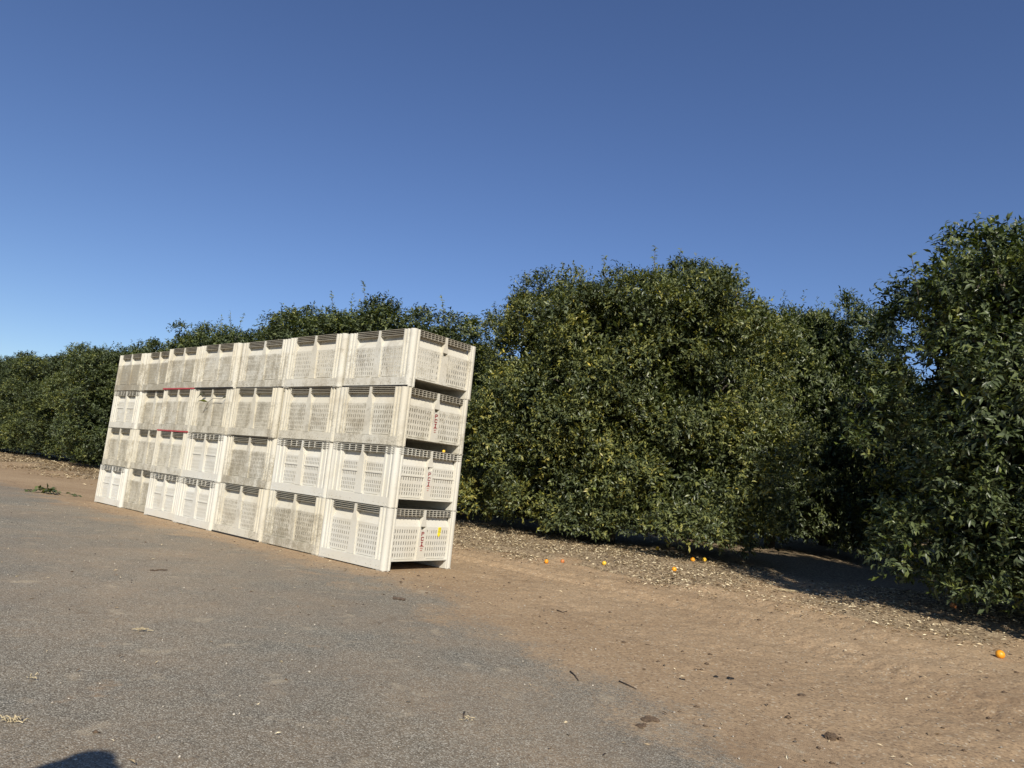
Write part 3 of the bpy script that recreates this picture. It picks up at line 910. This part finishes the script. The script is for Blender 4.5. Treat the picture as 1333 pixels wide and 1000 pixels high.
for i, (px_, dy, L_) in enumerate((((1186, 330), 8.2, 0.55), ((1296, 282), 8.0, 0.5), ((1268, 300), 8.0, 0.5))):
    shoot(right, None, px_, dy, L_, 320 + i, 0.25)
for i, (k_, px_, dy, L_) in enumerate(((0, (431, 378), 20.0, 0.9), (0, (472, 366), 19.5, 1.0), (0, (500, 385), 19.2, 0.6), (1, (300, 405), 24.0, 0.9), (1, (318, 408), 24.0, 0.8), (1, (289, 412), 24.2, 0.7), (0, (575, 385), 18.0, 0.6))):
    shoot(FRONT[k_], None, px_, dy, L_, 340 + i)

# fruit
def fruit_mesh(name, mat, r=0.039):
    m = MB()
    nu, nv = 14, 9
    vs = []
    for j in range(1, nv):
        t = math.pi * j / nv
        for i in range(nu):
            p = TAU * i / nu
            rr = r * (1 - 0.02 * math.cos(2 * t))
            vs.append((rr * math.sin(t) * math.cos(p), rr * math.sin(t) * math.sin(p), rr * 0.95 * math.cos(t)))
    top = len(vs); vs.append((0, 0, r * 0.90)); bot = len(vs); vs.append((0, 0, -r * 0.92))
    fs = []
    for j in range(nv - 2):
        for i in range(nu):
            a = j * nu + i; b = j * nu + (i + 1) % nu
            fs.append((a, a + nu, b + nu, b))
    for i in range(nu):
        fs.append((top, i, (i + 1) % nu)); fs.append((bot, (nv - 2) * nu + (i + 1) % nu, (nv - 2) * nu + i))
    m.add(vs, fs)
    m.tube([(0, 0, r * 0.86), (0.0, 0.002, r * 0.97)], [0.005, 0.004], 6)
    return m.mesh(name, mat, True)
FO, FY, FR, FG = fruit_mesh('orange_ripe', ORANGE), fruit_mesh('orange_yellow', YELLOWO), fruit_mesh('orange_red', REDO), fruit_mesh('orange_green', GREENO)
rf = random.Random(31)
def hang(root, surf, n, lo, hi, zs):
    for _ in range(n):
        th = rf.uniform(lo, hi); z = rf.uniform(*zs)
        p = surf(np.array(th), np.array(z), 1.05)
        o = obj('orange_fruit', FG, root)
        o.scale = (0.85,) * 3
        o.location = p
        o.rotation_euler = (rf.uniform(-0.5, 0.5), rf.uniform(-0.5, 0.5), rf.uniform(0, 6))
hang(hero, surf_h, 12, -2.9, -0.4, (0.5, 4.4))
hang(right, surf_r, 7, -3.3, -1.2, (0.6, 4.2))

def pick(u, v, z=0.0):
    d = fw + rt * ((u - 666.5) / 922.1) + up * ((500 - v) / 922.1)
    t = (z - CAM_H) / d.z
    return d.x * t, d.y * t
FALLEN = [(1302, 851, FO, 'large bright fallen orange alone on the dirt at the right edge', 1.02),
          (1241, 806, FR, 'dim fallen orange in the shade under the right-edge tree', 1.0),
          (877, 750, FO, 'fallen orange lying farthest out on the litter before the big tree', 0.95),
          (901, 740, FO, 'deep orange fallen fruit beside a paler one, below the big tree', 1.0),
          (916, 739, FY, 'pale yellow fallen orange, right of a deep orange one below the big tree', 1.05),
          (855, 727, FY, 'yellow fallen orange half in shade under the big tree', 1.0),
          (786, 740, FY, 'small yellowish fallen orange alone on the middle of the litter', 0.85),
          (711, 734, FO, 'fallen orange nearest the bins on pale litter', 0.85),
          (732, 733, FR, 'dull reddish fallen orange close to the one nearest the bins', 0.85)]
for u, v, me, lab, sc in FALLEN:
    x, y = pick(u, v, 0.03)
    z = float(floor_z(x, y))
    o = obj('fallen_orange', me)
    o.location = (x, y, z + 0.034 * sc)
    o.scale = (sc,) * 3
    o.rotation_euler = (rf.uniform(0, 3), rf.uniform(0, 3), rf.uniform(0, 6))
    tag(o, lab, 'orange', 'fallen oranges on the ground')
# one orange caught on the rim of the nearest stack
bx, by = site(0.03, 0.78)
o = obj('orange', FY); o.location = (bx, by, 2 * BH + 0.018); o.scale = (0.52,) * 3
tag(o, 'yellow orange lodged on the rim of the second bin at the near end', 'orange')

# ------------------------------------------------------------------ litter, grit and debris
def flakes(name, xs, ys, lmin, lmax, mat, g, tone, lift=0.004, aspect=(0.14, 0.45)):
    n = len(xs)
    z = floor_z(xs, ys)
    p = np.stack([xs, ys, z + lift + g.uniform(0, 0.012, n)], -1)
    a = g.uniform(0, TAU, n)
    t = np.stack([np.cos(a), np.sin(a), g.normal(0, 0.22, n)], -1)
    nn = unit(np.stack([g.normal(0, 0.35, n), g.normal(0, 0.35, n), np.ones(n)], -1))
    ln = g.uniform(lmin, lmax, n)
    V, F, T = leaf_arrays(p, t, nn, ln, ln * g.uniform(*aspect, n), tone, 2)
    return np_mesh(name, V, F, mat, {'tone': T})
g = np.random.default_rng(77)
n = 100000
s = g.uniform(-8.5, 10, n); q = g.uniform(2.2, 7.0, n)
dens = sstep(2.7, 3.8, q + 0.5 * vnoise(s * 0.7, q * 0.7, 11) + 0.4 * vnoise(s * 2.2, q * 2.2, 12)) * (0.55 + 0.45 * vnoise(s * 1.6, q * 1.6, 13))
dens *= 1 - 0.72 * np.exp(-((s + 3.0) / 0.9) ** 2)
kp = g.uniform(0, 1, n) < dens
x, y = site(s[kp], q[kp])
lit = obj('leaf_litter', flakes('leaf_litter', x, y, 0.025, 0.07, LITTER, g, np.clip(g.normal(0.62, 0.33, kp.sum()), 0, 1)))
tag(lit, 'pale dry leaves and chips scattered beneath the orange trees', 'leaf litter', kind='stuff')
n = 26000
s = 12 + g.uniform(0, 1, n) ** 1.5 * 40; q = g.uniform(1.8, 5.5, n)
kp = g.uniform(0, 1, n) < sstep(2.2, 3.8, q + 0.9 * vnoise(s * 0.7, q * 0.7, 11))
x, y = site(s[kp], q[kp])
lit2 = obj('leaf_litter', flakes('far_litter', x, y, 0.05, 0.13, LITTER, g, np.clip(g.normal(0.50, 0.22, kp.sum()), 0, 1)))
tag(lit2, 'dry leaf litter strip along the foot of the left hedge', 'leaf litter', kind='stuff')
# sparse straw and bits on the dirt and tarmac edge
n = 5200
s = g.uniform(-8, 8, n); q = g.uniform(-4.5, 3.2, n)
e = q - edge_q(s)
dn = np.where(e > 0, 0.35 + 0.35 * vnoise(s * 1.3, q * 1.3, 14), 0.10) + 0.5 * np.exp(-(e / 0.5) ** 2) * np.clip(vnoise(s * 2.2, q * 2.2, 15), 0, 1)
inb = (s > -0.1) & (s < 9) & (q > -0.15) & (q < 1.4)
kp = (g.uniform(0, 1, n) < dn) & ~inb
x, y = site(s[kp], q[kp])
st = obj('straw_bits', flakes('straw_bits', x, y, 0.012, 0.05, LITTER, g, np.clip(g.normal(0.55, 0.3, kp.sum()), 0, 1), 0.002, (0.12, 0.4)))
tag(st, 'scattered straw, chips and bits on the dirt beside the road', 'debris', kind='stuff')
# loose grit: small faceted stones
n = 9000
s = g.uniform(-9, 8, n); q = g.uniform(-6, 3.2, n)
inb = (s > -0.1) & (s < 9) & (q > -0.15) & (q < 1.4)
s, q = s[~inb], q[~inb]; n = len(s)
x, y = site(s, q)
r = 0.0025 + 0.008 * g.uniform(0, 1, n) ** 4
z = floor_z(x, y)
octv = np.array([(1, 0, 0), (0, 1, 0), (-1, 0, 0), (0, -1, 0), (0, 0, 0.75), (0, 0, -0.5)])
V = (np.stack([x, y, z + r * 0.3], -1)[:, None, :] + octv[None] * r[:, None, None] * g.uniform(0.6, 1.35, (n, 6, 1))).reshape(-1, 3)
F = (np.arange(n)[:, None, None] * 6 + np.array([(0, 1, 4), (1, 2, 4), (2, 3, 4), (3, 0, 4), (1, 0, 5), (2, 1, 5), (3, 2, 5), (0, 3, 5)])[None]).reshape(-1, 3)
gr = obj('loose_grit', np_mesh('loose_grit', V, F, GRIT, {'tone': np.repeat(np.clip(g.normal(0.5, 0.25, n), 0, 1), 6)}))
tag(gr, 'loose pale grit and pebbles strewn over road and dirt', 'gravel', kind='stuff')

# crumbs of dried soil
n = 5200
s = g.uniform(-9, 3, n); q = g.uniform(-5, 3.4, n)
e = q - edge_q(s)
dn = np.where(e > -0.15, 0.12 + 0.5 * np.exp(-((e - 0.7) / 0.35) ** 2) + 0.55 * np.clip(vnoise(s * 1.7, q * 1.7, 51), 0, 1), 0.015)
kp = (g.uniform(0, 1, n) < dn) & ~((s > -0.1) & (q > -0.2) & (q < 1.4))
s, q = s[kp], q[kp]; n = len(s)
x, y = site(s, q)
r = 0.004 + 0.017 * g.uniform(0, 1, n) ** 4
z = floor_z(x, y)
V = (np.stack([x, y, z + r * 0.2], -1)[:, None, :] + octv[None] * r[:, None, None] * g.uniform(0.6, 1.5, (n, 6, 1)) * np.array([1, 1, 0.7])).reshape(-1, 3)
F = (np.arange(n)[:, None, None] * 6 + np.array([(0, 1, 4), (1, 2, 4), (2, 3, 4), (3, 0, 4), (1, 0, 5), (2, 1, 5), (3, 2, 5), (0, 3, 5)])[None]).reshape(-1, 3)
cr = obj('soil_crumbs', np_mesh('soil_crumbs', V, F, CLOD))
tag(cr, 'crumbs of dried brown soil sprinkled over the dirt verge', 'soil', kind='stuff')

# single pieces one can point at
def clod(name, u, v, size, mat, label, cat, seed, flat=0.5):
    rr = random.Random(seed)
    x, y = pick(u, v)
    m = MB()
    for _ in range(5):
        cx, cy = rr.uniform(-0.5, 0.5) * size, rr.uniform(-0.5, 0.5) * size
        r = size * rr.uniform(0.25, 0.5)
        vs, fs = [], []
        nu, nv = 9, 6
        for j in range(nv + 1):
            t = math.pi * j / nv
            for i in range(nu):
                p = TAU * i / nu
                k = r * rr.uniform(0.75, 1.2)
                vs.append((cx + k * math.sin(t) * math.cos(p), cy + k * math.sin(t) * math.sin(p), k * flat * math.cos(t) + r * flat * 0.45))
        for j in range(nv):
            for i in range(nu):
                fs.append((j * nu + i, (j + 1) * nu + i, (j + 1) * nu + (i + 1) % nu, j * nu + (i + 1) % nu))
        m.add(vs, fs)
    o = obj(name, m.mesh(name, mat))
    o.location = (x, y, float(floor_z(x, y)))
    return tag(o, label, cat)
clod('soil_clod', 1087, 965, 0.06, CLOD, 'dark lumpy soil clod casting a black shadow near the lower right', 'clod', 1, 0.75)
clod('soil_clod', 846, 938, 0.06, CLOD, 'flattened brown soil clod on the tarmac edge, bottom centre', 'clod', 2, 0.30)
clod('soil_clod', 836, 946, 0.05, CLOD, 'small crumb of soil just below the flattened clod', 'clod', 3, 0.3)
clod('soil_clod', 888, 884, 0.032, BLACK, 'blackish lump at the left of a line of lumps along the dirt edge', 'clod', 4, 0.4)
clod('soil_clod', 932, 882, 0.03, BLACK, 'blackish lump at the middle of the line along the dirt edge', 'clod', 5, 0.45)
clod('soil_clod', 951, 886, 0.034, BLACK, 'blackish lump at the right of the line along the dirt edge', 'clod', 6, 0.45)
clod('soil_clod', 1045, 907, 0.045, CLOD, 'flat grey-brown clod on bare dirt right of the black lumps', 'clod', 8, 0.35)
clod('soil_clod', 205, 743, 0.10, CLOD, 'low smear of brown soil on the tarmac in front of the bins', 'clod', 7, 0.10)
def stick(name, pts_px, r, mat, label, cat, lift=0.012):
    pts = []
    for u, v in pts_px:
        x, y = pick(u, v)
        pts.append((x, y, float(floor_z(x, y)) + lift))
    o0 = Vector(pts[0])
    m = MB()
    m.tube([Vector(p) - o0 for p in pts], [r * k for k in np.linspace(1, 0.7, len(pts))], 8)
    o = obj(name, m.mesh(name, mat, True)); o.location = o0
    return tag(o, label, cat)
stick('bark_piece', [(511, 781), (518, 781.5), (527, 783)], 0.016, WOOD, 'short dark piece of wood on the tarmac right of the bins', 'wood')
stick('twig', [(742, 876), (748, 881), (753, 888)], 0.0042, WOOD, 'thin dark twig lying on the tarmac edge, centre', 'twig', 0.006)
stick('twig', [(604, 930), (603, 937)], 0.0042, WOOD, 'tiny upright-lying twig at the bottom centre of the tarmac', 'twig', 0.006)
stick('twig', [(806, 889), (818, 894), (828, 899)], 0.0042, WOOD, 'bent dark twig on the dirt edge below the black lumps', 'twig', 0.006)
stick('twig', [(725, 794), (733, 797), (738, 795)], 0.005, WOOD, 'dark twig on the bare dirt between bins and big tree', 'twig', 0.006)
def tuft(u, v, n, size, label, seed, mat=STRAW):
    rr = random.Random(seed)
    x, y = pick(u, v)
    m = MB()
    for _ in range(n):
        a = rr.uniform(0, TAU); l = rr.uniform(0.4, 1) * size
        cx, cy = rr.gauss(0, size * 0.5), rr.gauss(0, size * 0.25)
        z = rr.uniform(0.004, 0.02)
        m.tube([(cx, cy, z), (cx + math.cos(a) * l * 0.5, cy + math.sin(a) * l * 0.5, z + rr.uniform(0, 0.012)), (cx + math.cos(a) * l, cy + math.sin(a) * l, z)], [0.0022, 0.002, 0.001], 4)
    o = obj('straw_tuft', m.mesh('straw_tuft', mat)); o.location = (x, y, float(floor_z(x, y)))
    return tag(o, label, 'straw')
tuft(185, 823, 18, 0.045, 'thin wisp of dry straw on the tarmac, left foreground', 1)
tuft(15, 942, 30, 0.035, 'dry straw clump on the tarmac at the left edge', 2)
tuft(1028, 775, 70, 0.16, 'patch of pale straw on the dirt at the mouth of the alley', 3)
tuft(40, 886, 7, 0.03, 'small pale scrap of straw near the left edge of the tarmac', 4)
tuft(607, 940, 6, 0.03, 'pale straw scrap by the tiny twig, bottom centre', 5)

def leafy(name, label, cat, loc, stems, nleaf, ln, seed, mat=LEAF, tonev=0.55):
    """a cut sprig: stem part and leaves part"""
    g2 = np.random.default_rng(seed)
    r = empty(name, loc)
    tag(r, label, cat)
    m = MB()
    P, D = [], []
    for st in stems:
        m.tube(st, [0.004] * len(st), 5)
        for _ in range(nleaf):
            t = g2.uniform(0, len(st) - 1.001); i = int(t)
            a, b = np.array(st[i]), np.array(st[i + 1])
            P.append(a + (b - a) * (t - i)); D.append(b - a)
    obj('stem', m.mesh('stem', BARK), r)
    P = np.array(P); D = unit(np.array(D)); N = len(P)
    T = unit(D * 0.5 + g2.normal(0, 0.6, (N, 3)) * np.array([1, 1, 0.5]))
    V, F, TT = leaf_arrays(P, T, unit(np.array([0, 0, 1.0]) + g2.normal(0, 0.4, (N, 3))), ln * g2.uniform(0.7, 1.2, N), ln * 0.45 * g2.uniform(0.8, 1.2, N), np.clip(g2.normal(tonev, 0.1, N), 0, 1), 4)
    o = obj('leaves', np_mesh('sprig_leaves', V, F, mat, {'tone': TT}), r)
    o['tint'] = 0.1
    return r
x, y = pick(52, 642)
leafy('fallen_branch', 'cut green leafy branch lying on the dirt left of the bins', 'branch', (x, y, float(floor_z(x, y)) + 0.03),
      [[(-0.35, 0, 0), (0, 0.03, 0.05), (0.35, -0.02, 0.02), (0.75, 0.02, 0.0)], [(-0.1, 0.0, 0.03), (0.1, 0.2, 0.06)], [(0.1, 0, 0.03), (0.35, -0.15, 0.05)]], 22, 0.15, 5, LEAF, 0.5)
# sprig caught on the third-layer bin
bx, by = site(3.905 + 0.62, -0.06)
rS3 = np.array([-rS[0], -rS[1]])
def along(a, z): return (rS3[0] * a - qS[0] * 0.012, rS3[1] * a - qS[1] * 0.012, z)
leafy('caught_sprig', 'thin twig with three green leaves caught on the front of a third-layer bin', 'twig', (bx, by, 2 * BH + 0.40),
      [[along(-0.10, -0.08), along(0.02, 0.10), along(0.16, 0.16), along(0.40, 0.15)], [along(-0.36, 0.17), along(-0.28, 0.22)]], 2, 0.15, 8, LEAF, 0.6)

# ------------------------------------------------------------------ person standing behind the camera whose hat shadow reaches into the frame
tipx, tipy = pick(119, 989)
hh = 1.74
Ls = hh / math.tan(SUN_EL)
px, py = tipx - ld.x / math.cos(SUN_EL) * Ls, tipy - ld.y / math.cos(SUN_EL) * Ls
JEANS = mat_plain('blue_work_trousers', (0.05, 0.065, 0.11), 0.9)
bm_v = [(0, 0, 0.95, 0.15), (0, 0, 1.12, 0.14), (0, 0, 1.32, 0.165), (0, 0, 1.44, 0.10), (0, 0.01, 1.50, 0.055), (0, 0.02, 1.57, 0.085), (0, 0.02, 1.66, 0.085),
        (0.19, 0, 1.40, 0.062), (0.26, 0.02, 1.13, 0.045), (0.25, 0.12, 0.90, 0.036), (0.25, 0.16, 0.82, 0.03),
        (-0.19, 0, 1.40, 0.062), (-0.26, 0.02, 1.13, 0.045), (-0.25, 0.12, 0.90, 0.036), (-0.25, 0.16, 0.82, 0.03),
        (0.10, 0, 0.85, 0.095), (0.12, 0.02, 0.48, 0.065), (0.12, -0.01, 0.09, 0.045), (0.13, 0.14, 0.045, 0.04),
        (-0.10, 0, 0.85, 0.095), (-0.12, 0.02, 0.48, 0.065), (-0.12, -0.01, 0.09, 0.045), (-0.13, 0.14, 0.045, 0.04)]
bm_e = [(0, 1), (1, 2), (2, 3), (3, 4), (4, 5), (5, 6), (3, 7), (7, 8), (8, 9), (9, 10), (3, 11), (11, 12), (12, 13), (13, 14), (0, 15), (15, 16), (16, 17), (17, 18), (0, 19), (19, 20), (20, 21), (21, 22)]
me = bpy.data.meshes.new('body')
me.from_pydata([v[:3] for v in bm_v], bm_e, [])
me.materials.append(JEANS)
pr = empty('person', (px, py, 0.004), 0.1)
tag(pr, 'person in a hat standing behind the viewpoint, only the hat shadow shows at bottom left', 'person')
body = obj('body', me, pr)
sk = body.modifiers.new('skin', 'SKIN')
for i, v in enumerate(bm_v):
    me.skin_vertices[0].data[i].radius = (v[3], v[3])
me.skin_vertices[0].data[0].use_root = True
body.modifiers.new('sub', 'SUBSURF').levels = 1
m = MB()
ring = [(0.155, 1.615), (0.15, 1.63), (0.10, 1.64), (0.098, 1.68), (0.085, 1.72), (0.05, 1.738), (0.005, 1.74)]
vs = [(r_ * math.cos(TAU * i / 20), 0.02 + r_ * 1.1 * math.sin(TAU * i / 20), z_) for r_, z_ in ring for i in range(20)]
m.add(vs, [(j * 20 + i, j * 20 + (i + 1) % 20, (j + 1) * 20 + (i + 1) % 20, (j + 1) * 20 + i) for j in range(len(ring) - 1) for i in range(20)])
obj('hat', m.mesh('hat', STRAW, True), pr)
